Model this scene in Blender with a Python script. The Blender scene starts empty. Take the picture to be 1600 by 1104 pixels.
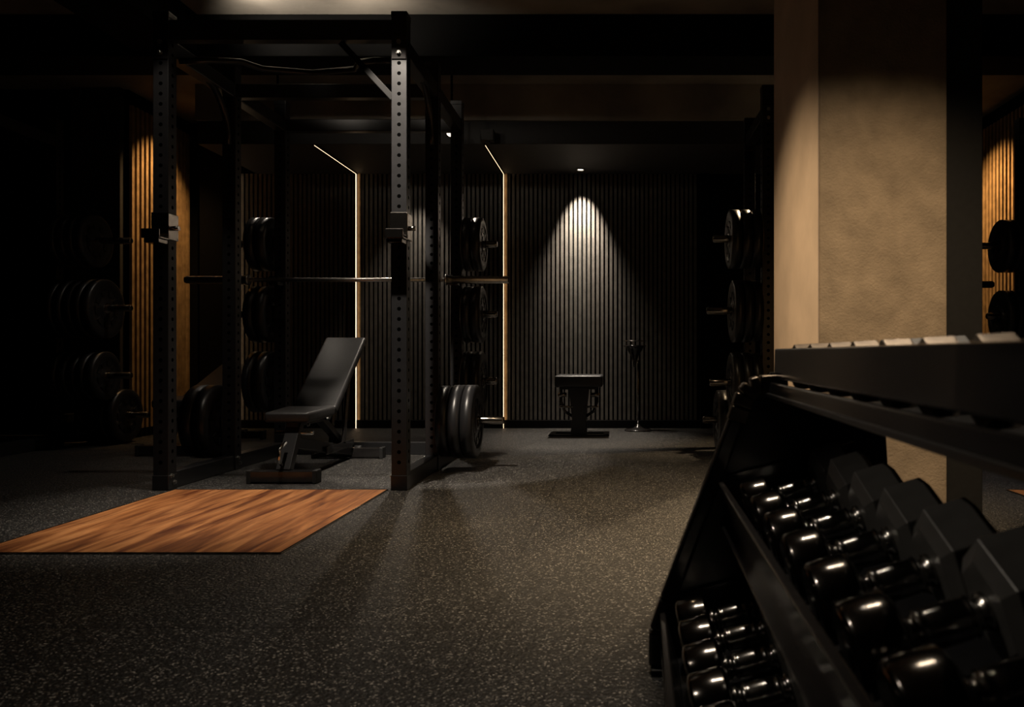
import bpy, bmesh, math, random
from math import sin, cos, pi, radians as R
from mathutils import Vector, Matrix
random.seed(7)
S = bpy.context.scene
COL = S.collection

# ------------------------------------------------------------------ camera
F = 1260.0; CX = 966.0; CY = 552.0; HC = 0.68          # focal in px (1600 wide), vanishing point, eye height
cam_d = bpy.data.cameras.new('camera'); cam = bpy.data.objects.new('camera', cam_d); COL.objects.link(cam)
cam.location = (0, 0, HC); cam.rotation_euler = (pi/2, 0, 0)
cam_d.sensor_width = 36; cam_d.lens = 36*F/1600
cam_d.shift_x = (800-CX)/1600
cam_d.clip_start = 0.05
cam_d.dof.use_dof = True; cam_d.dof.focus_distance = 5.0; cam_d.dof.aperture_fstop = 6.3
S.camera = cam
S.view_settings.view_transform = 'Standard'; S.view_settings.look = 'None'
S.view_settings.gamma = 1; S.view_settings.exposure = 0; S.view_settings.use_curve_mapping = False
w = bpy.data.worlds.new('world'); S.world = w; w.use_nodes = True
w.node_tree.nodes['Background'].inputs[0].default_value = (0.6, 0.7, 1, 1)
w.node_tree.nodes['Background'].inputs[1].default_value = 0.0

# ------------------------------------------------------------------ lights
WARM = (1, .72, .42); AMBER = (1, .58, .24); NEUT = (1, .87, .72); COOL = (.86, .93, 1)
def spot(name, loc, target, power, deg, blend, color, radius=.02):
    d = bpy.data.lights.new(name, 'SPOT'); d.energy = power; d.color = color
    d.spot_size = R(deg); d.spot_blend = blend; d.shadow_soft_size = radius
    o = bpy.data.objects.new(name, d); COL.objects.link(o); o.location = loc
    o.rotation_euler = (Vector(target)-Vector(loc)).to_track_quat('-Z', 'Y').to_euler()
    return o
spot('spot_back_wall', (-.335, 7.13, 2.30), (-.335, 7.38, 1.74), 250, 52, 1, NEUT, .012)
spot('spot_back_wall', (-.335, 7.18, 2.30), (-.335, 7.29, .6), 90, 62, 1, NEUT, .012)
spot('spot_back_floor', (-.335, 6.90, 2.295), (-.34, 6.55, 0), 230, 52, .9, NEUT, .02)
spot('spot_left_back_slats', (-1.80, 7.12, 2.29), (-1.80, 7.38, .3), 50, 66, 1, NEUT, .02)
spot('spot_pillar', (1.02, 1.9, 2.72), (1.05, 2.72, .0), 120, 76, 1, WARM, .04)
spot('spot_pillar_side', (-.25, 3.55, 2.72), (.32, 3.5, .0), 230, 76, 1, WARM, .04)
spot('spot_aisle', (.25, 3.2, 2.72), (.22, 3.2, 0), 120, 56, 1, WARM, .05)
spot('spot_aisle', (.05, 4.6, 2.72), (.15, 4.3, 0), 60, 42, 1, WARM, .04)
spot('spot_platform', (-1.66, 3.72, 2.70), (-1.78, 3.62, 0), 240, 46, 1, NEUT, .05)
spot('spot_upright', (-1.16, 3.42, 2.74), (-1.09, 3.98, 1.72), 480, 34, .35, NEUT, .02)
spot('spot_upright', (-2.05, 3.42, 2.74), (-2.24, 3.98, 1.85), 28, 26, .6, NEUT, .02)
spot('spot_front_floor', (-.10, 1.95, 2.72), (-.12, 1.92, 0), 46, 60, 1, NEUT, .05)
spot('spot_rack_back', (-1.42, 6.05, 2.28), (-1.2, 4.9, 0), 55, 80, 1, NEUT, .025)
spot('spot_rack_left', (-2.50, 5.97, 2.38), (-3.2, 4.9, 0), 32, 85, 1, NEUT, .03)
spot('fill_barbell', (-1.75, 4.70, 2.68), (-1.75, 5.30, 1.16), 26, 40, 1, NEUT, .08)  # unseen fill added to bring out the bar
spot('spot_plate_tree', (1.45, 5.95, 2.40), (.55, 4.9, 0), 190, 82, .8, WARM, .025)
spot('spot_left_slats', (-3.42, 6.70, 2.72), (-3.9, 6.78, 1.7), 75, 76, 1, AMBER, .02)
spot('spot_right_slats', (2.62, 6.75, 2.70), (3.25, 6.85, 1.5), 130, 85, 1, AMBER, .02)
spot('spot_left_rack', (-4.6, 5.2, 2.72), (-3.9, 5.4, .3), 45, 80, 1, COOL, .03)
spot('fill_dumbbells', (-1.3, .9, 1.72), (.45, 1.05, .42), 40, 30, 1, NEUT, .025)  # fill from low left, added to lift the dark back heads
ld = bpy.data.lights.new('streak_fill_light', 'AREA'); ld.shape = 'RECTANGLE'; ld.size = 1.1; ld.size_y = .05; ld.energy = 10.0; ld.color = (1, .82, .62); ld.spread = R(110)  # added area fill that draws streak highlights along the dumbbells, not a real lamp
lo = bpy.data.objects.new('streak_fill_light', ld); COL.objects.link(lo); lo.location = (.6, 1.9, 2.70)
spot('fill_ceiling_wash', (-2.1, 4.50, 2.54), (-2.0, 4.90, 2.80), 22, 110, 1, NEUT, .04)  # unseen uplight added to brighten the ceiling above the rack
spot('fill_ceiling_wash', (-1.5, 4.50, 2.54), (-1.4, 4.90, 2.80), 12, 110, 1, NEUT, .04)  # weaker second half of the added ceiling fill
spot('spot_right_floor', (2.3, 4.6, 2.7), (2.4, 4.6, 0), 40, 70, 1, COOL, .04)

# ------------------------------------------------------------------ materials
def mat(name, color, rough=.5, metal=0, noise=None, bump=None, emit=None, spec=None, coat=0):
    m = bpy.data.materials.new(name); m.use_nodes = True; nt = m.node_tree; b = nt.nodes['Principled BSDF']
    b.inputs['Base Color'].default_value = (*color, 1); b.inputs['Roughness'].default_value = rough
    b.inputs['Metallic'].default_value = metal
    if spec is not None: b.inputs['Specular IOR Level'].default_value = spec
    if coat: b.inputs['Coat Weight'].default_value = coat; b.inputs['Coat Roughness'].default_value = .12
    tc = nt.nodes.new('ShaderNodeTexCoord')
    n = nt.nodes.new('ShaderNodeTexNoise'); n.inputs['Scale'].default_value = noise[0] if noise else 40
    n.inputs['Detail'].default_value = 5
    nt.links.new(tc.outputs['Object'], n.inputs['Vector'])
    r = nt.nodes.new('ShaderNodeValToRGB'); v = noise[1] if noise else .12
    r.color_ramp.elements[0].position = .3; r.color_ramp.elements[1].position = .7
    r.color_ramp.elements[0].color = (*[c*(1-v) for c in color], 1)
    r.color_ramp.elements[1].color = (*[min(1, c*(1+v)) for c in color], 1)
    nt.links.new(n.outputs['Fac'], r.inputs['Fac']); nt.links.new(r.outputs['Color'], b.inputs['Base Color'])
    if bump:
        n2 = nt.nodes.new('ShaderNodeTexNoise'); n2.inputs['Scale'].default_value = bump[0]; n2.inputs['Detail'].default_value = 3
        nt.links.new(tc.outputs['Object'], n2.inputs['Vector'])
        bp = nt.nodes.new('ShaderNodeBump'); bp.inputs['Strength'].default_value = bump[1]; bp.inputs['Distance'].default_value = bump[2]
        nt.links.new(n2.outputs['Fac'], bp.inputs['Height']); nt.links.new(bp.outputs['Normal'], b.inputs['Normal'])
    if emit:
        b.inputs['Emission Color'].default_value = (*emit[0], 1); b.inputs['Emission Strength'].default_value = emit[1]
    return m
M = {}
M['steel'] = mat('black_powder_coat', (.012, .012, .013), .32, 0, bump=(400, .15, .0005), spec=.5)
M['steel_hi'] = mat('black_gloss_paint', (.014, .013, .013), .18, 0, spec=.6)
M['chrome'] = mat('chrome', (.62, .6, .57), .13, 1)
M['knurl'] = mat('knurled_steel', (.62, .6, .57), .34, 1)
M['dark_chrome'] = mat('dark_chrome', (.30, .28, .26), .18, 1)
M['grip_chrome'] = mat('knurled_grip', (.34, .33, .31), .2, 1, bump=(500, .3, .0003))
M['bolt'] = mat('zinc_bolt', (.5, .5, .48), .3, 1)
M['hole'] = mat('hole_dark', (.001, .001, .001), .9, spec=0)
M['rubber'] = mat('plate_rubber', (.012, .012, .013), .36, 0, bump=(60, .2, .001))
M['cast'] = mat('cast_iron', (.028, .027, .027), .34, .5, bump=(180, .4, .0006))
M['vinyl'] = mat('black_vinyl', (.022, .022, .023), .42, 0, noise=(90, .3), bump=(350, .35, .0006))
M['grip'] = mat('grip_rubber', (.01, .01, .01), .6)
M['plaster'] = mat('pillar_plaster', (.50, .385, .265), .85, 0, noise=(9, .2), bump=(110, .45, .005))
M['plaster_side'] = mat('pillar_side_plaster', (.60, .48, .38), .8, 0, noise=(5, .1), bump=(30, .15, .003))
M['ceil'] = mat('ceiling_plaster', (.26, .235, .20), .9, 0, noise=(2.2, .35), bump=(30, .3, .004))
M['black'] = mat('black_paint', (.003, .003, .003), .9, spec=.1)
M['matte'] = mat('matte_black_steel', (.005, .005, .005), .7, spec=.15)
M['dark'] = mat('charcoal_paint', (.02, .019, .018), .7)
M['slat'] = mat('charcoal_slat', (.105, .095, .083), .5, 0, noise=(14, .25), bump=(120, .2, .001))
M['slat_wood'] = mat('oak_slat', (.36, .24, .12), .5, 0, noise=(14, .3), bump=(120, .2, .001))
M['led'] = mat('led_strip', (1, .8, .6), .5, emit=((1, .68, .40), 3.0))
M['lens'] = mat('lamp_lens', (1, .9, .8), .5, emit=((1, .86, .68), 3.0))
M['head_top'] = mat('mottled_steel_head', (.14, .115, .09), .34, 1, noise=(30, .4))  # warm steel tone with random mottling
M['head'] = mat('dumbbell_head', (.055, .053, .05), .36, .2, bump=(200, .2, .0006), spec=.7)
M['head_metal'] = mat('dumbbell_metal_head', (.16, .15, .14), .15, 1, bump=(90, .04, .0004))

def floor_mat():
    m = bpy.data.materials.new('rubber_floor'); m.use_nodes = True; nt = m.node_tree; b = nt.nodes['Principled BSDF']
    N = nt.nodes.new; L = nt.links.new
    g = N('ShaderNodeNewGeometry')
    v = N('ShaderNodeTexVoronoi'); v.inputs['Scale'].default_value = 250; L(g.outputs['Position'], v.inputs['Vector'])
    sep = N('ShaderNodeSeparateColor'); L(v.outputs['Color'], sep.inputs['Color'])
    r = N('ShaderNodeValToRGB'); r.color_ramp.elements[0].position = .88; r.color_ramp.elements[0].color = (.0125, .012, .0115, 1)
    r.color_ramp.elements[1].position = 1.0; r.color_ramp.elements[1].color = (.34, .32, .29, 1)
    L(sep.outputs['Red'], r.inputs['Fac'])
    n = N('ShaderNodeTexNoise'); n.inputs['Scale'].default_value = 1.3; n.inputs['Detail'].default_value = 6; L(g.outputs['Position'], n.inputs['Vector'])
    mr = N('ShaderNodeMapRange'); mr.inputs['To Min'].default_value = .6; mr.inputs['To Max'].default_value = 1.35; L(n.outputs['Fac'], mr.inputs['Value'])
    mx = N('ShaderNodeMix'); mx.data_type = 'RGBA'; mx.blend_type = 'MULTIPLY'; mx.inputs[0].default_value = 1
    L(r.outputs['Color'], mx.inputs[6]); L(mr.outputs['Result'], mx.inputs[7])
    # seams between the rubber tiles
    br = N('ShaderNodeTexBrick'); br.offset = 0; br.inputs['Scale'].default_value = 1; br.inputs['Mortar Size'].default_value = .0035
    br.inputs['Brick Width'].default_value = 1.0; br.inputs['Row Height'].default_value = 1.0
    mp = N('ShaderNodeMapping'); mp.inputs['Location'].default_value = (.33, 0.0, 0)
    L(g.outputs['Position'], mp.inputs['Vector']); L(mp.outputs['Vector'], br.inputs['Vector'])
    br.inputs['Color1'].default_value = br.inputs['Color2'].default_value = (1, 1, 1, 1); br.inputs['Mortar'].default_value = (.3, .3, .3, 1)
    mx2 = N('ShaderNodeMix'); mx2.data_type = 'RGBA'; mx2.blend_type = 'MULTIPLY'; mx2.inputs[0].default_value = 1
    L(mx.outputs[2], mx2.inputs[6]); L(br.outputs['Color'], mx2.inputs[7]); L(mx2.outputs[2], b.inputs['Base Color'])
    n2 = N('ShaderNodeTexNoise'); n2.inputs['Scale'].default_value = 95; n2.inputs['Detail'].default_value = 3; L(g.outputs['Position'], n2.inputs['Vector'])
    bp = N('ShaderNodeBump'); bp.inputs['Strength'].default_value = 1.0; bp.inputs['Distance'].default_value = .007
    L(n2.outputs['Fac'], bp.inputs['Height']); L(bp.outputs['Normal'], b.inputs['Normal'])
    b.inputs['Roughness'].default_value = .5; b.inputs['Specular IOR Level'].default_value = .4
    return m
M['floor'] = floor_mat()
def wood_mat():
    m = bpy.data.materials.new('platform_wood'); m.use_nodes = True; nt = m.node_tree; b = nt.nodes['Principled BSDF']
    N = nt.nodes.new; L = nt.links.new
    g = N('ShaderNodeNewGeometry')
    mp = N('ShaderNodeMapping'); mp.inputs['Scale'].default_value = (9, .9, 1); mp.inputs['Rotation'].default_value = (0, 0, 0); L(g.outputs['Position'], mp.inputs['Vector'])
    n = N('ShaderNodeTexNoise'); n.inputs['Scale'].default_value = 1.6; n.inputs['Detail'].default_value = 8; n.inputs['Distortion'].default_value = 1.2; L(mp.outputs['Vector'], n.inputs['Vector'])
    r = N('ShaderNodeValToRGB'); e = r.color_ramp.elements
    e[0].position = .33; e[0].color = (.14, .036, .009, 1); e[1].position = .68; e[1].color = (.70, .31, .11, 1)
    x = e.new(.5); x.color = (.40, .15, .045, 1); L(n.outputs['Fac'], r.inputs['Fac'])
    mp2 = N('ShaderNodeMapping'); mp2.inputs['Scale'].default_value = (70, 4, 1); L(g.outputs['Position'], mp2.inputs['Vector'])
    n2 = N('ShaderNodeTexNoise'); n2.inputs['Scale'].default_value = 1; n2.inputs['Detail'].default_value = 4; L(mp2.outputs['Vector'], n2.inputs['Vector'])
    mr = N('ShaderNodeMapRange'); mr.inputs['To Min'].default_value = .45; mr.inputs['To Max'].default_value = 1.5; L(n2.outputs['Fac'], mr.inputs['Value'])
    mx = N('ShaderNodeMix'); mx.data_type = 'RGBA'; mx.blend_type = 'MULTIPLY'; mx.inputs[0].default_value = 1
    L(r.outputs['Color'], mx.inputs[6]); L(mr.outputs['Result'], mx.inputs[7])
    br = N('ShaderNodeTexBrick'); br.inputs['Scale'].default_value = 1; br.inputs['Mortar Size'].default_value = .0015
    br.inputs['Brick Width'].default_value = 1.6; br.inputs['Row Height'].default_value = .132
    br.inputs['Color1'].default_value = (1, 1, 1, 1); br.inputs['Color2'].default_value = (.72, .68, .66, 1); br.inputs['Mortar'].default_value = (.3, .25, .2, 1)
    mp3 = N('ShaderNodeMapping'); mp3.inputs['Rotation'].default_value = (0, 0, pi/2); L(g.outputs['Position'], mp3.inputs['Vector']); L(mp3.outputs['Vector'], br.inputs['Vector'])
    mx2 = N('ShaderNodeMix'); mx2.data_type = 'RGBA'; mx2.blend_type = 'MULTIPLY'; mx2.inputs[0].default_value = 1
    L(mx.outputs[2], mx2.inputs[6]); L(br.outputs['Color'], mx2.inputs[7]); L(mx2.outputs[2], b.inputs['Base Color'])
    b.inputs['Roughness'].default_value = .42
    return m
M['wood'] = wood_mat()


# ------------------------------------------------------------------ mesh helpers
class MB:
    def __init__(s): s.bm = bmesh.new()
    def box(s, x0, x1, y0, y1, z0, z1, mi=0, mtx=None):
        vs = [s.bm.verts.new((x, y, z)) for x in (x0, x1) for y in (y0, y1) for z in (z0, z1)]
        for f in ((0,1,3,2), (4,6,7,5), (0,4,5,1), (2,3,7,6), (0,2,6,4), (1,5,7,3)):
            fc = s.bm.faces.new([vs[i] for i in f]); fc.material_index = mi
        if mtx is not None:
            for v in vs: v.co = mtx @ v.co
        return s
    def bar(s, a, b, wx, wz, mi=0, up=(0, 0, 1)):
        a, b = Vector(a), Vector(b); d = (b-a); L = d.length; d.normalize(); up = Vector(up)
        x = d.cross(up).normalized(); z = x.cross(d)
        m = Matrix(((x.x, d.x, z.x, a.x), (x.y, d.y, z.y, a.y), (x.z, d.z, z.z, a.z), (0, 0, 0, 1)))
        return s.box(-wx/2, wx/2, 0, L, -wz/2, wz/2, mi, m)
    def lathe(s, prof, origin, axis, n=32, mi=0, phase=0, smooth=True, caps=True):
        """prof: [(distance along axis, radius)]"""
        o = Vector(origin); a = Vector(axis).normalized()
        t = Vector((0, 0, 1)) if abs(a.z) < .9 else Vector((1, 0, 0))
        u = a.cross(t).normalized(); v = a.cross(u)
        rings = []
        for (d, r) in prof:
            rings.append([s.bm.verts.new(o+a*d+(u*cos(2*pi*i/n+phase)+v*sin(2*pi*i/n+phase))*max(r, 1e-5)) for i in range(n)])
        for p, q in zip(rings, rings[1:]):
            for i in range(n):
                f = s.bm.faces.new((p[i], p[(i+1) % n], q[(i+1) % n], q[i])); f.smooth = smooth; f.material_index = mi
        if caps:
            for ring in (rings[0], rings[-1]):
                if True:
                    f = s.bm.faces.new(ring); f.material_index = mi
        return s
    def cyl(s, a, b, r, n=20, mi=0, smooth=True):
        a, b = Vector(a), Vector(b)
        return s.lathe([(0, r), ((b-a).length, r)], a, b-a, n, mi, 0, smooth)
    def tube(s, pts, r, n=12, mi=0):
        pts = [Vector(p) for p in pts]; rings = []
        prev = None
        for i, p in enumerate(pts):
            d = (pts[min(i+1, len(pts)-1)]-pts[max(i-1, 0)]).normalized()
            if prev is None:
                t = Vector((0, 0, 1)) if abs(d.z) < .9 else Vector((1, 0, 0)); u = d.cross(t).normalized()
            else: u = (prev-d*prev.dot(d)).normalized()
            prev = u; v = d.cross(u)
            rings.append([s.bm.verts.new(p+(u*cos(2*pi*k/n)+v*sin(2*pi*k/n))*r) for k in range(n)])
        for p, q in zip(rings, rings[1:]):
            for k in range(n):
                f = s.bm.faces.new((p[k], p[(k+1) % n], q[(k+1) % n], q[k])); f.smooth = True; f.material_index = mi
        for ring in (rings[0], rings[-1]): s.bm.faces.new(ring).material_index = mi
        return s
    def prism(s, poly, axis, a0, a1, mi=0):
        """poly of 2-d points extruded along axis 'x' or 'y' or 'z' from a0 to a1"""
        def P(p, a):
            return {'x': (a, p[0], p[1]), 'y': (p[0], a, p[1]), 'z': (p[0], p[1], a)}[axis]
        A = [s.bm.verts.new(P(p, a0)) for p in poly]; B = [s.bm.verts.new(P(p, a1)) for p in poly]; n = len(poly)
        s.bm.faces.new(A).material_index = mi; s.bm.faces.new(B).material_index = mi
        for i in range(n): s.bm.faces.new((A[i], A[(i+1) % n], B[(i+1) % n], B[i])).material_index = mi
        return s
    def build(s, name, mats, parent=None, bevel=0, seg=2, loc=None):
        bmesh.ops.recalc_face_normals(s.bm, faces=s.bm.faces)
        me = bpy.data.meshes.new(name); s.bm.to_mesh(me); s.bm.free()
        for m in (mats if isinstance(mats, (list, tuple)) else [mats]): me.materials.append(M[m])
        o = bpy.data.objects.new(name, me); COL.objects.link(o)
        if parent: o.parent = parent
        if loc: o.location = loc
        if bevel:
            b = o.modifiers.new('bevel', 'BEVEL'); b.width = bevel; b.segments = seg; b.limit_method = 'ANGLE'; b.angle_limit = R(40)
            b.harden_normals = False
        return o
def tag(o, label, cat, group=None, kind=None):
    o['label'] = label; o['category'] = cat
    if group: o['group'] = group
    if kind: o['kind'] = kind
    return o
def thing(name, label, cat, loc=(0, 0, 0), rz=0, group=None):
    o = bpy.data.objects.new(name, None); COL.objects.link(o); o.location = loc; o.rotation_euler = (0, 0, rz)
    o.empty_display_size = .1
    return tag(o, label, cat, group)
def struct(o): o['kind'] = 'structure'; return o
def children(o): return [c for c in list(COL.objects) if c.parent == o]
def dup(o, parent=None):
    c = o.copy(); COL.objects.link(c)
    if parent: c.parent = parent
    for ch in children(o): dup(ch, c)
    return c

# ------------------------------------------------------------------ room shell
YB = 7.38      # back wall plane
struct(MB().box(-7, 5.5, -1.6, YB+.2, -.12, 0).build('floor', 'floor'))
struct(MB().box(-7, 5.5, -1.6, YB+.2, 2.78, 2.9).build('ceiling', 'ceil'))
struct(MB().box(-7, 5.5, -1.75, -1.6, 0, 2.78).build('wall_front', 'dark'))
struct(MB().box(-7.1, -7, -1.6, YB+.2, 0, 2.78).build('wall_left', 'dark'))
struct(MB().box(5.5, 5.6, -1.6, YB+.2, 0, 2.78).build('wall_right', 'dark'))
def slats_x(mb, x0, x1, y, z0, z1, pitch=.0405, wd=.024, dp=.024):
    x = x0
    while x+wd < x1:
        mb.box(x, x+wd, y-dp, y, z0, z1, 1); x += pitch
def slats_y(mb, y0, y1, x, z0, z1, sgn, pitch=.064, wd=.032, dp=.024):
    y = y0
    while y+wd < y1:
        mb.box(min(x, x+sgn*dp), max(x, x+sgn*dp), y, y+wd, z0, z1, 1); y += pitch
mb = MB(); mb.box(-4.0, 3.4, YB, YB+.1, 0, 2.78); slats_x(mb, -3.44, .72, YB, .075, 2.32)
for q in (-1.033, -2.372):
    mb.box(q, q+.022, YB-.034, YB-.024, .075, 2.32, 2)  # oak-coloured strip paints the LED glow onto the charcoal slats
struct(mb.build('wall_back', ['black', 'slat', 'slat_wood']))
mb = MB(); mb.box(-4.02, -3.9, 6.42, YB, 0, 2.78); slats_y(mb, 6.43, YB-.03, -3.9, .075, 2.66, 1)
struct(mb.build('wall_left_alcove', ['black', 'slat_wood']))
mb = MB(); mb.box(3.25, 3.37, 6.12, YB, 0, 2.78); slats_y(mb, 6.14, YB-.03, 3.25, .075, 2.66, -1)
struct(mb.build('wall_right_alcove', ['black', 'slat_wood']))
struct(MB().box(-7, -3.9, 6.42, 6.52, 0, 2.78).build('wall_left_return', 'black'))
struct(MB().box(3.25, 5.5, 6.12, 6.22, 0, 2.78).build('wall_right_return', 'black'))
struct(MB().box(-3.45, .75, YB-.04, YB, 0, .072).build('baseboard_back', 'black', None, .004))
struct(MB().box(.75, .83, YB-.07, YB, 0, 2.32).build('trim_1', 'black', None, .004))
struct(MB().box(-3.75, -3.50, YB-.16, YB, 0, 2.78).build('trim_2', 'black', None, .004))
# soffit over the back strip, with a longitudinal and a cross beam in front of it
struct(MB().box(-3.3, 2.2, 6.32, YB, 2.32, 2.78).build('ceiling_soffit', 'dark', None, .004))
struct(MB().box(-3.3, 2.2, 6.29, 6.32, 2.50, 2.78).build('ceiling_soffit_fascia', 'ceil'))
struct(MB().box(-7, 5.5, 4.99, 5.34, 2.52, 2.78).build('trim_3', 'black', None, .006))
struct(MB().box(-2.98, -2.605, -1.6, 4.99, 2.54, 2.78).build('trim_4', 'black', None, .006))
struct(MB().box(-4.32, -3.93, 6.36, 6.42, 0, 2.78).build('trim_5', 'dark', None, .004))

# pillar
p = thing('pillar', 'square tan plastered pillar rising behind the dumbbell rack, its left side smoother and paler', 'pillar', (1.05, 3.65, 0))
mb = MB(); mb.box(-.253, .255, -.45, .45, 0, 2.78); mb.build('pillar_body', 'plaster', p, .006)
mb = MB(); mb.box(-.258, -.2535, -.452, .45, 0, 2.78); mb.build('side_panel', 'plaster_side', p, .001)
mb = MB(); mb.box(.257, .41, -.42, .40, 0, 2.78); mb.build('dark_panel', 'dark', p, .004)['label'] = 'charcoal panel on the right flank of the pillar'

# LED lines: down the back wall and on along the soffit
for nm, X, top, lab in (('a', -1.043, True, 'thin warm light strip on the back wall just right of the centre rack'),
                   ('b', -2.385, True, 'thin warm light strip on the back wall beside the incline bench backrest'),
                   ('c', -3.475, False, 'warm light strip at the left end of the slatted back wall, behind the centre rack')):
    t = thing('light_strip', lab, 'light', (X, YB, 0), 0)
    MB().box(-.0016, .0006, -.052, -.036, .0, 2.312).build('diffuser', 'led', t)
    MB().box(-.016, -.0025, -.056, -.025, 0, 2.315).build('housing', 'black', t)
    if top:
        MB().box(-.0016, .0006, -1.05, -.046, 2.3115, 2.3135).build('diffuser', 'led', t)
        MB().box(-.016, .012, -1.05, -.025, 2.3138, 2.3199).build('housing', 'black', t)

# inlaid lifting platforms
def platform(x0, x1, y0, y1, label):
    t = thing('lifting_platform', label, 'platform', ((x0+x1)/2, (y0+y1)/2, 0))
    a, b = (x1-x0)/2, (y1-y0)/2
    MB().box(-a, a, -b, b, .0005, .006).build('wood_deck', 'wood', t)
    mb = MB(); e = .006
    mb.box(-a-e, a+e, -b-e, -b, .0005, .0065); mb.box(-a-e, a+e, b, b+e, .0005, .0065)
    mb.box(-a-e, -a, -b, b, .0005, .0065); mb.box(a, a+e, -b, b, .0005, .0065)
    mb.build('edge_trim', 'dark_chrome', t)
platform(-2.195, -1.147, 2.737, 3.995, 'reddish brown wooden lifting platform let into the floor before the centre rack')
platform(1.93, 2.98, 2.75, 3.99, 'wooden lifting platform barely showing at the right edge, past the pillar')

# ------------------------------------------------------------------ power rack
FX, FM, FR = 0.0, .70, 1.41             # front, middle, rear upright offsets in y
RW = 1.183; RH = 2.375; T = .076
def upright(parent, x, y, holes_front=True):
    mb = MB(); h = T/2
    mb.box(x-h, x+h, y-h, y+h, 0.004, RH)
    z = .14
    while z < RH-.12:
        for (nx, ny) in ((0, -1), (1, 0), (-1, 0)):
            c = Vector((x+nx*h, y+ny*h, z)); d = Vector((nx, ny, 0))
            mb.lathe([(-.004, .0105), (.0008, .0105)], c, d, 12, 1, 0, False)
        z += .0508
    o = mb.build('upright', ['steel', 'hole', 'steel'], parent)
    b = o.modifiers.new('bevel', 'BEVEL'); b.width = .004; b.segments = 2; b.limit_method = 'ANGLE'; b.angle_limit = R(80)
    MB().box(x-h-.003, x+h+.003, y-h-.003, y+h+.003, 0, .075).build('foot_sleeve', 'steel', o, .003)
    MB().box(x-h-.002, x+h+.002, y-h-.002, y+h+.002, RH-.025, RH+.004).build('end_cap', 'steel', o, .003)
    return o
def bolts(parent, pts, d):
    for c in pts:
        mb = MB(); c = Vector(c); d_ = Vector(d)
        mb.lathe([(0, .013), (.003, .013), (.0031, .0095), (.011, .0095), (.0125, .006)], c, d_, 6, 0, 0, False)
        mb.build('bolt', 'bolt', parent)
def jcup(parent, x, y):
    """hook on the camera side of an upright"""
    mb = MB(); h = T/2
    z = 1.235+.03
    mb.box(x-.044, x+.044, y-h-.007, y-h-.001, z, z+.115)                       # front plate
    mb.box(x+.0385, x+.0445, y-h-.01, y+h+.006, z-.02, z+.11)                   # side plate
    mb.box(x-.044, x+.044, y-h-.085, y-h-.001, z-.024, z-.014)                  # shelf
    mb.box(x-.044, x+.044, y-h-.092, y-h-.083, z-.024, z+.022)                  # lip
    mb.box(x-.036, x+.036, y-h-.083, y-h-.002, z-.045, z-.024)
    o = mb.build('j_cup', 'dark_chrome', parent, .0025)
    MB().box(x-.045, x+.043, y-h-.083, y-h-.0075, z-.0138, z-.006).build('cup_liner', 'grip', o, .002)
    MB().cyl((x+.044, y-h*.2, z+.04), (x+.075, y-h*.2, z+.04), .012).build('lock_pin', 'dark_chrome', o)
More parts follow.
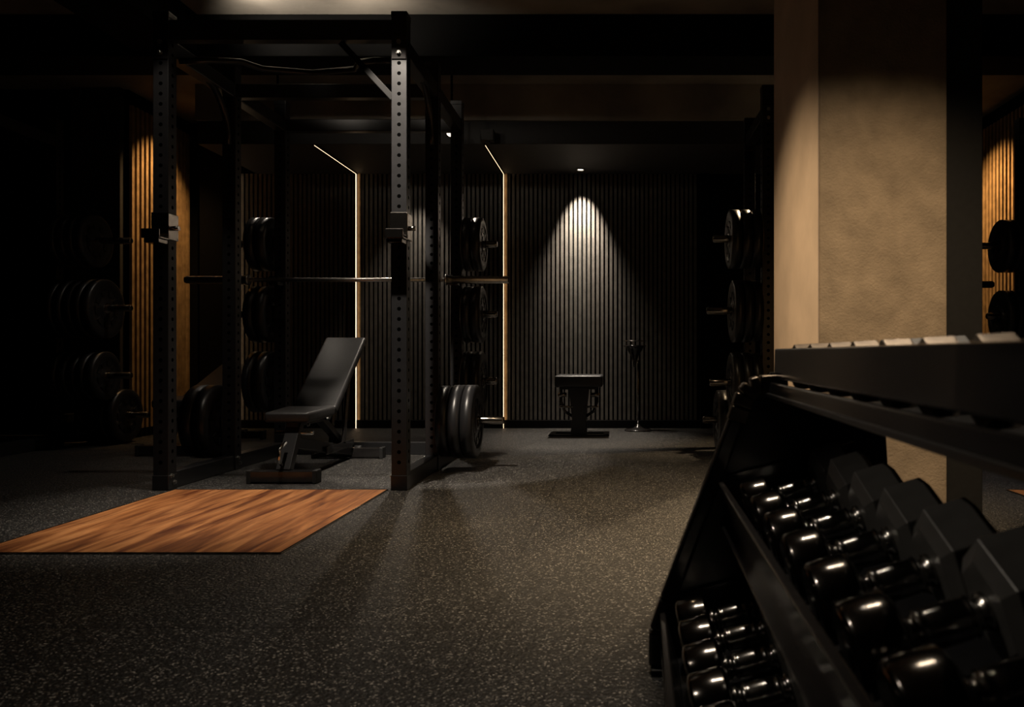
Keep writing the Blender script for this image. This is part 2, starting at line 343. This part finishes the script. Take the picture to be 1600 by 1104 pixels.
def rack(name, label, loc, pegs, cups=True, upr=(1, 1, 1, 1, 1, 1), half=False):
    t = thing('power_rack', label, 'rack', loc, 0)
    ys = (FM, FR) if half else (FX, FM, FR); k = 0
    for x in (0, RW):
        for y in ys:
            if upr[k] or half: upright(t, x, y)
            k += 1
    fx = FM if half else FX
    h = T/2
    # side rails
    for x in (0, RW):
        for (a, b) in (((FM, FR),) if half else ((FX, FM), (FM, FR))):
            o = MB().box(x-h+.004, x+h-.004, a+h, b-h, .0, .085).build('base_rail', 'steel', t, .004)
            MB().box(x-h+.004, x+h-.004, a+h, b-h, RH-.20, RH-.12).build('top_rail', 'steel', t, .004)
        s = 1 if x > 0 else -1
        for y in ys:
            bolts(t, [(x-s*(h+.001), y+.012, .035), (x-s*(h+.001), y-.012, .07)], (-s, 0, 0))
    # cross members
    if not half: MB().box(h, RW-h, FX-.03, FX+.03, RH-.135, RH-.035).build('cross_member', 'steel', t, .004)
    MB().box(h, RW-h, FM-.03, FM+.03, RH-.20, RH-.12).build('cross_member', 'steel', t, .004)
    MB().box(h, RW-h, FR-.03, FR+.03, RH-.20, RH-.12).build('cross_member', 'steel', t, .004)
    MB().box(h, RW-h, FR-.03, FR+.03, 0.0, .085).build('cross_member', 'steel', t, .004)
    # bolt plates
    for x in (0, RW):
        mb = MB().box(x-.036, x+.036, fx-h-.006, fx-h-.0005, RH-.235, RH-.12)
        g = mb.build('gusset_plate', 'steel_hi', t, .002)
        bolts(g, [(x, fx-h-.006, RH-.15), (x, fx-h-.006, RH-.205)], (0, -1, 0))
        mb = MB().box(x-.036, x+.036, FR-h-.006, FR-h-.0005, RH-.235, RH-.12)
        g = mb.build('gusset_plate', 'steel_hi', t, .002)
        bolts(g, [(x, FR-h-.006, RH-.19)], (0, -1, 0))
        # curved corner braces and knurled pull-up bar
    pts = [(RW-h, .06, RH-.21), (RW-.16, .10, RH-.19), (RW-.28, .22, RH-.155), (RW-.34, .34, RH-.15), (RW*.5, .40, RH-.15), (.34, .34, RH-.15), (.28, .22, RH-.155), (.16, .10, RH-.19), (h, .06, RH-.21)]
    if not half: MB().tube(pts, .016).build('pull_up_bar', 'steel', t)
    for x, s in (() if half else ((0, 1), (RW, -1))):
        if s < 0: MB().bar((x+s*h, 0, RH-.42), (x+s*.30, 0, RH-.14), .03, .03).build('brace', 'matte', t, .003)
        pt = [(x, FX+h+a*.36, RH-.46+.26*(1-cos(a*pi/2))+.02*a) for a in [i/8 for i in range(9)]]
        MB().tube([(x, FM-h-.28*(1-cos(i/8*pi/2)), RH-.48+.30*sin(i/8*pi/2)) for i in range(9)], .018).build('brace', 'steel', t)
    if cups:
        jcup(t, 0, FX); jcup(t, RW, FX)
    for (x, y, z, x1) in pegs:
        s = 1 if x1 > x else -1
        mb = MB(); mb.lathe([(0, .024), (abs(x1-x)-.008, .024), (abs(x1-x), .018)], (x+s*h, y, z), (s, 0, 0), 20)
        o = mb.build('weight_peg', 'dark_chrome', t)
        MB().box(min(x+s*(h+.001), x+s*(h+.008)), max(x+s*(h+.001), x+s*(h+.008)), y-.035, y+.035, z-.05, z+.05).build('mounting_plate', 'steel_hi', o, .002)
    return t

# one bumper plate: parts disc body (the root) and hub
def plate_proto():
    r = 1.0; t = .5   # unit plate along +x: x in -.5 .. .5, radius 1
    mb = MB()
    prof = [(-.5, .15), (-.5, .30), (-.40, .33), (-.38, .70), (-.5, .74), (-.5, .93), (-.40, 1.0), (.40, 1.0), (.5, .93), (.5, .74), (.38, .70), (.40, .33), (.5, .30), (.5, .15)]
    mb.lathe(prof, (0, 0, 0), (1, 0, 0), 48, 0, 0, True, False)
    # raised pads spaced round both recessed faces
    for s in (-1, 1):
        for k in range(9):
            a0 = 2*pi*k/9; n = 5; da = .42
            for j in range(n):
                a, b = a0+da*j/n, a0+da*(j+1)/n
                P = [(.44, a), (.62, a), (.62, b), (.44, b)]
                vs = [mb.bm.verts.new((s*xx, cos(q)*rr, sin(q)*rr)) for xx in (.37, .46) for (rr, q) in P]
                for f in ((4, 5, 6, 7), (0, 1, 5, 4), (1, 2, 6, 5), (2, 3, 7, 6), (3, 0, 4, 7)): mb.bm.faces.new([vs[i] for i in f])
    o = mb.build('weight_plate', 'rubber')
    hb = MB().lathe([(-.505, .145), (-.505, .21), (-.47, .225), (.47, .225), (.505, .21), (.505, .145), (-.505, .145)], (0, 0, 0), (1, 0, 0), 32, 0, 0, True, False)
    hb.build('hub_ring', 'dark_chrome', o)
    return o
PLATE = plate_proto(); plate_used = False
WORD = ['outermost', 'second from outside', 'third from outside', 'fourth from outside', 'fifth from outside']
def stack(where, x_in, x_out, y, z, radius, n, group):
    global plate_used
    dx = (x_out-x_in)/n
    for i in range(n):                       # from the outer end inwards
        x = x_out-dx*(i+.5)
        o = PLATE if not plate_used else dup(PLATE); plate_used = True
        o.location = (x, y, z); rr = radius*(1 if i % 3 != 2 else .97)
        o.scale = (abs(dx)*.975, rr, rr); o.rotation_euler = (random.uniform(0, 6), 0, 0)
        pos = 'innermost' if (i == n-1 and n > 1) else WORD[i]
        o.location.z = z - (rr*.145-.024)*.95
        tag(o, 'black weight plate, %s on %s' % (pos, where), 'weight plate', group)

# centre rack
RX, RY = -2.271, 4.04
p1 = [(RW, FR, 1.418, RW+.233), (RW, FR, .946, RW+.233), (RW, FR, .495, RW+.233), (RW, FM, .288, RW+.379),
      (0, FR, 1.418, -.25), (0, FR, .946, -.25), (0, FR, .495, -.25), (0, FM, .288, -.28)]
rack('r1', 'tall black power rack standing over the incline bench behind the wooden platform', (RX, RY, 0), p1)
xr = RX+RW+.05; yR = RY+FR; yM = RY+FM
g1 = 'weight plates on the right side of the centre rack'
stack('the top peg right of the centre rack', xr, xr+.13, yR, 1.418, .18, 2, g1)
stack('the second peg down right of the centre rack', xr, xr+.13, yR, .946, .19, 2, g1)
stack('the third peg down right of the centre rack', xr, xr+.13, yR, .495, .205, 2, g1)
stack('the lowest peg right of the centre rack', xr, xr+.215, yM, .288, .215, 3, g1)
xl = RX-.05; g1 = 'weight plates on the left side of the centre rack'
stack('the top peg left of the centre rack', xl, xl-.14, yR, 1.418, .18, 2, g1)
stack('the second peg down left of the centre rack', xl, xl-.14, yR, .946, .19, 2, g1)
stack('the third peg down left of the centre rack', xl, xl-.14, yR, .495, .205, 2, g1)
stack('the lowest peg left of the centre rack', xl, xl-.16, yM, .288, .215, 2, g1)

# left rack
LX, LY = -4.1-RW, 5.87-FR
p2 = [(RW, FR, 1.50, RW+.52), (RW, FR, 1.01, RW+.52), (RW, FR, .52, RW+.52)]
t2 = rack('r2', 'black power rack at the far left edge, loaded with wide stacks of plates', (LX, LY, 0), p2, cups=False, upr=(0, 1, 1, 1, 1, 1))
MB().box(RW-.03, RW+.03, FR+T/2, FR+.30, .17, .23).build('rear_extension', 'steel', t2, .003)
MB().lathe([(0, .024), (.50, .024), (.51, .018)], (RW+.03, FR+.25, .215), (1, 0, 0), 20).build('weight_peg', 'dark_chrome', t2)
x0 = -4.1+.055; g2 = 'weight plates on the left rack'
stack('the top peg of the left rack', x0, x0+.26, 5.87, 1.50, .19, 4, g2)
stack('the second peg down of the left rack', x0, x0+.33, 5.87, 1.01, .215, 5, g2)
stack('the third peg down of the left rack', x0, x0+.33, 5.87, .52, .175, 5, g2)
stack('the lowest peg of the left rack', x0+.04, x0+.33, 6.12, .215, .2, 4, g2)

# right rack, partly behind the pillar
QX, QY = .95, 4.44
p3 = [(0, FM, 1.41, -.31), (0, FM, .953, -.35), (0, FM, .496, -.33)]
t3 = rack('r3', 'black power rack half hidden behind the tan pillar, plates on its near left side', (QX, QY, 0), p3, cups=False, half=True)
MB().box(-.03, .03, FM+.2, FM+.42, .20, .26).box(-.028, .028, FM+.2, FM+.42, .085, .2).build('peg_bracket', 'steel', t3, .003)
MB().lathe([(0, .024), (.34, .024), (.35, .018)], (-.03, FM+.31, .234), (-1, 0, 0), 20).build('weight_peg', 'dark_chrome', t3)
x0 = QX-.05; g3 = 'weight plates beside the pillar'
stack('the top peg beside the pillar', x0, x0-.20, QY+FM, 1.41, .187, 3, g3)
stack('the second peg down beside the pillar', x0, x0-.18, QY+FM, .953, .198, 3, g3)
stack('the third peg down beside the pillar', x0, x0-.19, QY+FM, .496, .195, 3, g3)
stack('the lowest peg beside the pillar', x0, x0-.24, QY+FM+.31, .234, .205, 3, g3)
# rack at the right edge
EX, EY = 2.93, 4.44
rack('r4', 'black power rack cut by the right edge, before the amber lit slats', (EX, EY, 0), [(0, FR, 1.46, -.26), (0, FR, .95, -.22)], cups=False, half=True)
g4 = 'weight plates at the right edge'
stack('the upper peg at the right edge', EX-.05, EX-.17, EY+FR, 1.46, .19, 2, g4)
stack('the lower peg at the right edge', EX-.05, EX-.17, EY+FR, .95, .19, 2, g4)

# ------------------------------------------------------------------ barbells
def barbell(label, cx, y, z, half, sleeve, mats=('knurl', 'knurl')):
    t = thing('barbell', label, 'barbell', (cx, y, z))
    s0 = half-sleeve
    MB().cyl((-s0, 0, 0), (s0, 0, 0), .0138, 20).build('shaft', mats[0], t)
    for s in (-1, 1):
        MB().lathe([(0, .0138), (0, .036), (.011, .036), (.011, .031), (.045, .031), (.045, .0245), (sleeve-.004, .0245), (sleeve, .021)],
                   (s*s0, 0, 0), (s, 0, 0), 28).build('sleeve', mats[1], t)
        MB().cyl((s*half, 0, 0), (s*(half+.006), 0, 0), .019).build('end_cap', 'grip', t)
barbell('long chrome barbell lying across the centre rack above the incline bench', -1.781, 5.30, 1.164, 1.06, .415)
barbell('dark barbell behind the pillar, only its right end showing before the amber slats', 1.79, 5.73, 1.17, .87, .36, ('dark_chrome', 'dark_chrome'))
# hooks that carry the bars (on the rear uprights)
def rear_cups(rackobj, z):
    for x in (0, RW):
        y = FR-T/2
        mb = MB().box(x-.03, x+.03, y-.10, y-.001, z-.045, z-.026).box(x-.03, x+.03, y-.105, y-.096, z-.045, z+.012).box(x-.03, x+.03, y-.008, y-.0005, z-.045, z+.06)
        mb.build('j_cup', 'steel_hi', rackobj, .002)
for o in list(COL.objects):
    if o.name.startswith('power_rack') and o.parent is None and abs(o.location.x-RX) < .01: rear_cups(o, 1.164+.0122)
    if o.name.startswith('power_rack') and o.parent is None and abs(o.location.x-QX) < .01: rear_cups(o, 1.17+.0122)

# ------------------------------------------------------------------ adjustable bench
def rounded_pad(mb, pts_w, th, seg=1):
    pass
def pad(name, parent, a, b, wa, wb, th, matn='vinyl'):
    """cushion from a to b (centre line, top side), widths wa/wb, thickness th"""
    a, b = Vector(a), Vector(b); d = (b-a).normalized(); x = Vector((1, 0, 0)); n = x.cross(d)
    if n.z < 0: n = -n
    mb = MB(); bm = mb.bm
    top = [a-x*wa/2, a+x*wa/2, b+x*wb/2, b-x*wb/2]
    V = [bm.verts.new(p) for p in top]+[bm.verts.new(p-n*th) for p in top]
    for f in ((0, 1, 2, 3), (7, 6, 5, 4), (0, 4, 5, 1), (1, 5, 6, 2), (2, 6, 7, 3), (3, 7, 4, 0)): bm.faces.new([V[i] for i in f])
    o = mb.build(name, matn, parent, .016, 5)
    for p in o.data.polygons: p.use_smooth = True
    return o
def adj_bench(label, loc, rz=0, top=.792, ty=1.095):
    t = thing('adjustable_bench', label, 'bench', loc, rz)
    # local y=0 front foot centre, bench runs to +y
    MB().box(-.172, .172, -.035, .035, .008, .068).build('front_foot', 'steel_hi', t, .005)
    MB().box(-.22, .22, .985, 1.045, .008, .068).build('rear_foot', 'steel_hi', t, .005)
    for y, hw in ((0, .172), (1.015, .22)):
        for s in (-1, 1):
            o = MB().box(s*hw-.012, s*hw+.012, y-.037, y+.037, .0, .071).build('foot_cap', 'grip', t, .004)
    MB().bar((0, .0, .06), (.0, .16, .31), .075, .05).build('front_post', 'steel', t, .004)
    MB().bar((0, .10, .20), (0, 1.0, .05), .06, .06).build('spine', 'steel', t, .004)
    MB().box(-.03, .03, .10, .52, .285, .31).build('seat_bracket', 'steel', t, .003)
    MB().bar((0, .95, .07), (0, .47, .32), .05, .04).build('rear_strut', 'steel', t, .004)
    for s in (-1, 1):
        MB().bar((s*.045, .50, .30), (s*.045, .5+(ty-.515)*.83, .30+(top-.365)*.83), .03, .03).build('back_frame', 'steel', t, .003)
        MB().bar((s*.04, .80, .12), (s*.04, .90, .58-(.792-top)*.7), .012, .05).build('ladder_arm', 'steel_hi', t, .002)
        MB().box(s*.040-.006, s*.040+.006, .50, .98, .085, .13).build('adjustment_ladder', 'steel_hi', t, .002)
        bolts(t, [(s*.046, .2, .29), (s*.046, .5, .30)], (s, 0, 0))
    MB().cyl((-.10, .14, .25), (.10, .14, .25), .011).build('adjustment_pin', 'chrome', t)
    MB().cyl((-.075, 1.05, .05), (-.03, 1.05, .05), .028).build('wheel', 'grip', t)
    MB().cyl((.03, 1.05, .05), (.075, 1.05, .05), .028).build('wheel', 'grip', t)
    MB().tube([(0, -.035, .10), (0, -.06, .12), (0, -.06, .18), (0, .02, .21)], .009).build('carry_handle', 'chrome', t)
    pad('seat_pad', t, (-.02, .075, .365), (-.03, .455, .375), .24, .285, .055)
    pad('backrest_pad', t, (-.04, .515, .365), (-.045, ty, top), .265, .265, .05)
    return t
adj_bench('black adjustable bench set at an incline inside the centre rack', (-1.755, 4.235, 0))
adj_bench('black adjustable bench glimpsed low behind the left front upright of the centre rack', (-3.02, 5.38, 0), R(1), .60, 1.17)

# bench under the spotlight by the back wall
t = thing('flat_bench', 'black padded bench seen end on under the spotlight at the slatted wall', 'bench', (-.325, 6.66, 0))
MB().box(-.25, .25, -.03, .03, 0, .012).box(-.25, -.20, -.03, .22, 0, .012).box(.20, .25, -.03, .22, 0, .012).box(-.25, .25, .20, .25, 0, .012).build('base_frame', 'steel', t, .003)
MB().prism([(-.07, .01), (.07, .01), (.058, .14), (.085, .40), (-.085, .40), (-.058, .14)], 'y', .0, .10).build('post', 'steel', t, .006)
for s in (-1, 1):
    MB().tube([(s*.06, .05, .16), (s*.12, .05, .20), (s*.15, .05, .28), (s*.15, .05, .40)], .012).build('side_arm', 'steel_hi', t)
    MB().cyl((s*.10, -.02, .34), (s*.17, -.02, .34), .018).build('adjustment_knob', 'dark_chrome', t)
    MB().cyl((s*.05, .0, .24), (s*.16, .0, .24), .009).build('cross_pin', 'dark_chrome', t)
pad('seat_pad', t, (0, -.10, .500), (0, .40, .500), .39, .39, .095)
MB().box(-.15, .15, -.05, .30, .385, .404).build('pad_frame', 'steel', t, .003)

# pedestal stand
t = thing('pedestal_stand', 'slim black pedestal stand with a shallow bowl top, right of the spotlit bench', 'stand', (.175, 7.1, 0))
MB().lathe([(0, .12), (.008, .12), (.016, .11), (.022, .05), (.045, .02), (.06, .014)], (0, 0, 0), (0, 0, 1), 36).build('base', 'steel_hi', t)
MB().cyl((0, 0, .05), (0, 0, .62), .0085).build('pole', 'dark_chrome', t)
MB().lathe([(.56, .012), (.61, .018), (.66, .035), (.70, .06), (.735, .078), (.745, .10), (.752, .10), (.752, .092), (.72, .06), (.70, .03)], (-.03, 0, .0), (0, 0, 1), 36).build('bowl', 'steel_hi', t)
MB().tube([(-.13+.1*cos(a)*1.0+.1, .1*sin(a), .79) for a in [2*pi*i/32 for i in range(33)]], .0035, 8).build('rim_ring', 'dark_chrome', t)
for k in range(3):
    a = 2*pi*k/3+.3
    MB().cyl((-.03+.095*cos(a), .095*sin(a), .748), (-.03+.1*cos(a), .1*sin(a), .79), .003).build('rim_post', 'dark_chrome', t)

# ------------------------------------------------------------------ lamps
def track_lamp(label, loc, top, aim, rad=.035, length=.11):
    t = thing('track_spotlight', label, 'spotlight', loc)
    d = (Vector(aim)-Vector(loc)).normalized()
    MB().lathe([(-length, rad*.8), (-length+.01, rad), (0, rad), (0.001, rad*.86), (-.012, rad*.8)], (0, 0, 0), d, 28, 0, 0, True, True).build('housing', 'black', t)
    MB().lathe([(-.010, rad*.78), (-.006, rad*.78)], (0, 0, 0), d, 24).build('lens', 'lens', t)
    MB().cyl(tuple(-d*(length*.6)), (-d.x*length*.6, -d.y*length*.6, top-loc[2]), .008).build('stem', 'black', t)
    return t
track_lamp('small spotlight with a lit face hanging between the right uprights of the centre rack', (-1.235, 5.93, 2.29), 2.78, (-1.35, 4.6, .3))
track_lamp('small spotlight with a lit face hanging at the top left of the centre rack', (-2.53, 5.93, 2.38), 2.78, (-3.0, 4.9, .3))
track_lamp('small spotlight high at the upper left, beside the dark ceiling beam', (-3.72, 5.5, 2.66), 2.78, (-3.7, 5.3, 0), .04, .09)
track_lamp('unlit looking spotlight near the ceiling before the right amber slats', (2.55, 6.95, 2.72), 2.78, (3.2, 6.9, 1.6), .03, .04)
t = thing('recessed_downlight', 'small round recessed downlight glowing above the spotlit bench', 'downlight', (-.335, 7.16, 2.32))
MB().lathe([(0, .036), (.012, .036), (.012, .028), (.002, .028)], (0, 0, -.013), (0, 0, 1), 28, 0, 0, True, False).build('trim_ring', 'bolt', t)
MB().lathe([(0, .027), (.004, .027)], (0, 0, -.006), (0, 0, 1), 24).build('lens', 'lens', t)
t = thing('sensor_box', 'small dark box on the soffit edge above the light strip right of the centre rack', 'box', (-1.01, 6.24, 2.32))
MB().box(-.05, .05, -.04, .04, .0, .09).build('case', 'dark', t, .006)
MB().cyl((0, 0, -.012), (0, 0, 0), .02).build('dome', 'grip', t)

# ------------------------------------------------------------------ dumbbell rack
DR = thing('dumbbell_rack', 'black three tier dumbbell rack running from the pillar towards the right foreground', 'rack', (0, 1.74, 0), R(-1.3))
# local: x right, y=0 far end, rack runs to y=-L
LEN = 1.62
TILT = R(15)
def end_panel(y0, y1):
    poly = [(.085, .0), (.60, .0), (.60, .06), (.575, .50), (.55, .58), (.33, .615), (.28, .58), (.088, .085)]
    return MB().prism(poly, 'y', y0, y1)
end_panel(0, .03).build('end_panel', 'steel', DR, .004)
end_panel(-LEN-.03, -LEN).build('end_panel', 'steel', DR, .004)
for y in (-.012, -LEN-.012):
    # rolled front leg with the chromed bend at its top
    pts = [(.082, y, .015), (.083, y, .09), (.105, y, .155), (.262, y, .565)]
    mb = MB()
    for a, b in zip(pts, pts[1:]): mb.bar(a, b, .034, .034, 0, (0, 1, 0))
    mb.build('front_leg', 'steel_hi', DR, .007, 3)
    br = MB()
    P = [(.252, y, .535), (.262, y, .565), (.272, y, .592), (.285, y, .607), (.303, y, .613), (.36, y, .616)]
    for a, b in zip(P, P[1:]): br.bar(a, b, .042, .04, 0, (0, 1, 0))
    br.build('top_bracket', 'head_top', DR, .005, 3)
    MB().box(.07, .12, y-.03, y+.03, 0, .014).build('foot_pad', 'grip', DR, .003)
def tray(xf, zf, depth, rail_h, lip):
    """front bottom corner of the cradle at (xf, zf); the cradle climbs to the right by TILT"""
    dx, dz = cos(TILT), sin(TILT)
    def Q(u, v): return (xf+u*dx-v*dz, zf+u*dz+v*dx)
    fr = MB(); fr.prism([Q(-.012, -.045), Q(.0, -.045), Q(.0, rail_h), Q(-.012, rail_h)], 'y', -LEN, 0)
    fr.prism([Q(-.03, -.02), Q(.0, -.02), Q(.0, -.012), Q(-.03, -.012)], 'y', -LEN, 0)
    fr.build('front_rail', 'steel_hi', DR, .0025)
    bk = MB(); bk.prism([Q(.0, -.045), Q(depth-.03, -.045), Q(depth-.03, -.036), Q(.0, -.036)], 'y', -LEN, 0).build('shelf', 'steel', DR, .002)
    MB().prism([Q(depth-.03, -.045), Q(depth, -.045), Q(depth, .02), Q(depth-.008, .02), Q(depth-.008, -.036), Q(depth-.03, -.036)], 'y', -LEN, 0).build('back_rail', 'steel_hi', DR, .002)
    MB().prism([Q(.0, -.036), Q(depth-.008, -.036), Q(depth-.008, .085), Q(0, .085)], 'y', -.012, -.004).build('tray_end', 'steel_hi', DR, .002)
    return Q
# mid and bottom cradles
Qm = tray(.243, .335, .30, .078, 0)
Qb = tray(.115, .075, .30, .06, 0)
# top tier: deep face board, slot and lower rail
MB().prism([(.334, .626), (.343, .626), (.345, .690), (.336, .690)], 'y', -LEN, .0).build('face_board', 'steel_hi', DR, .0025)
MB().prism([(.316, .588), (.326, .588), (.331, .619), (.321, .619)], 'y', -LEN, .0).build('front_rail', 'steel_hi', DR, .0025)
MB().prism([(.312, .588), (.55, .600), (.55, .608), (.312, .597)], 'y', -LEN, .0).build('shelf', 'steel', DR, .002)
MB().prism([(.55, .60), (.558, .60), (.558, .70), (.55, .70)], 'y', -LEN, .0).build('back_rail', 'steel_hi', DR, .002)
MB().box(.322, .34, -.026, -.014, .600, .64).build('rail_spacer', 'steel', DR, .002)

def dumbbell(label, tier, rf, rb, lf, lb, grip, group):
    """local +x from the front head to the back head"""
    t = thing('dumbbell', label, 'dumbbell', (0, 0, 0), 0, group)
    g = grip/2
    def hexhead(x0, x1, r, m):
        c = .16*r
        mb = MB(); s = 1 if x1 > x0 else -1; L = abs(x1-x0)
        if m == 'head_metal': mb.lathe([(0, r*.80), (c*.5, r*.95), (c, r), (L-c, r), (L-c*.5, r*.95), (L, r*.8)], (x0, 0, 0), (s, 0, 0), 40)
        else: mb.lathe([(0, r*.72), (c, r), (L-c, r), (L, r*.78)], (x0, 0, 0), (s, 0, 0), 6, 0, (0 if m == 'head_metal' else pi/2), False)
        mb.lathe([(L-.001, r*.40), (L+.002, r*.38)], (x0, 0, 0), (s, 0, 0), 24, 0)
        return mb.build('head', m, t, .008, 4)
    hexhead(-g, -g-lf, rf, 'head_top' if tier == 'top' else 'head_metal'); hexhead(g, g+lb, rb, 'head')
    mb = MB(); mb.lathe([(-g-.001, .021), (-g+.006, .021), (-g+.008, .0165), (-g+.014, .0165), (-g+.018, .023), (-g+.021, .0205), (-g*.4, .0215), (0, .022),
              (g*.4, .0215), (g-.021, .0205), (g-.018, .023), (g-.014, .0165), (g-.008, .0165), (g-.006, .021), (g+.001, .021)], (0, 0, 0), (1, 0, 0), 24)
    mb.build('handle', 'grip_chrome', t)['label'] = 'chrome handle'
    return t
ORD = ['farthest', 'second from the far end', 'third from the far end', 'fourth from the far end', 'fifth from the far end', 'sixth from the far end',
       'seventh from the far end', 'eighth from the far end', 'ninth from the far end', 'tenth from the far end', 'nearest']
def loc_in_rack(x, y, z): return (x+(1.74-y)*-.0227*1.0, y, z)
def place_row(ys, x, z, tier, first, group, tilt, lead=''):
    proto = None
    for i, y in enumerate(ys):
        o = first if i == 0 else dup(first)
        o.location = loc_in_rack(x, y, z)
        o.rotation_euler = (0, -tilt, R(-1.3))
        o['label'] = 'dumbbell with chrome handle, %s, on the %s tier' % (ORD[i] if i < len(ys)-1 or i > 9 else 'nearest', tier)
mid = dumbbell('x', 'middle', .050, .074, .058, .075, .090, 'dumbbells on the middle tier')
place_row([1.60, 1.44, 1.285, 1.13, .975, .82, .665, .51], .353, .405, 'middle', mid, '', TILT+R(2))
bot = dumbbell('x', 'bottom', .055, .060, .066, .066, .090, 'dumbbells on the bottom tier')
place_row([1.62, 1.495, 1.37, 1.245, 1.12, .995, .87], .235, .155, 'bottom', bot, '', TILT)
top = dumbbell('x', 'top', .046, .046, .050, .050, .080, 'dumbbells on the top tier')
place_row([1.64, 1.49, 1.34, 1.195, 1.05, .905, .76, .615], .446, .657, 'top', top, '', R(3))
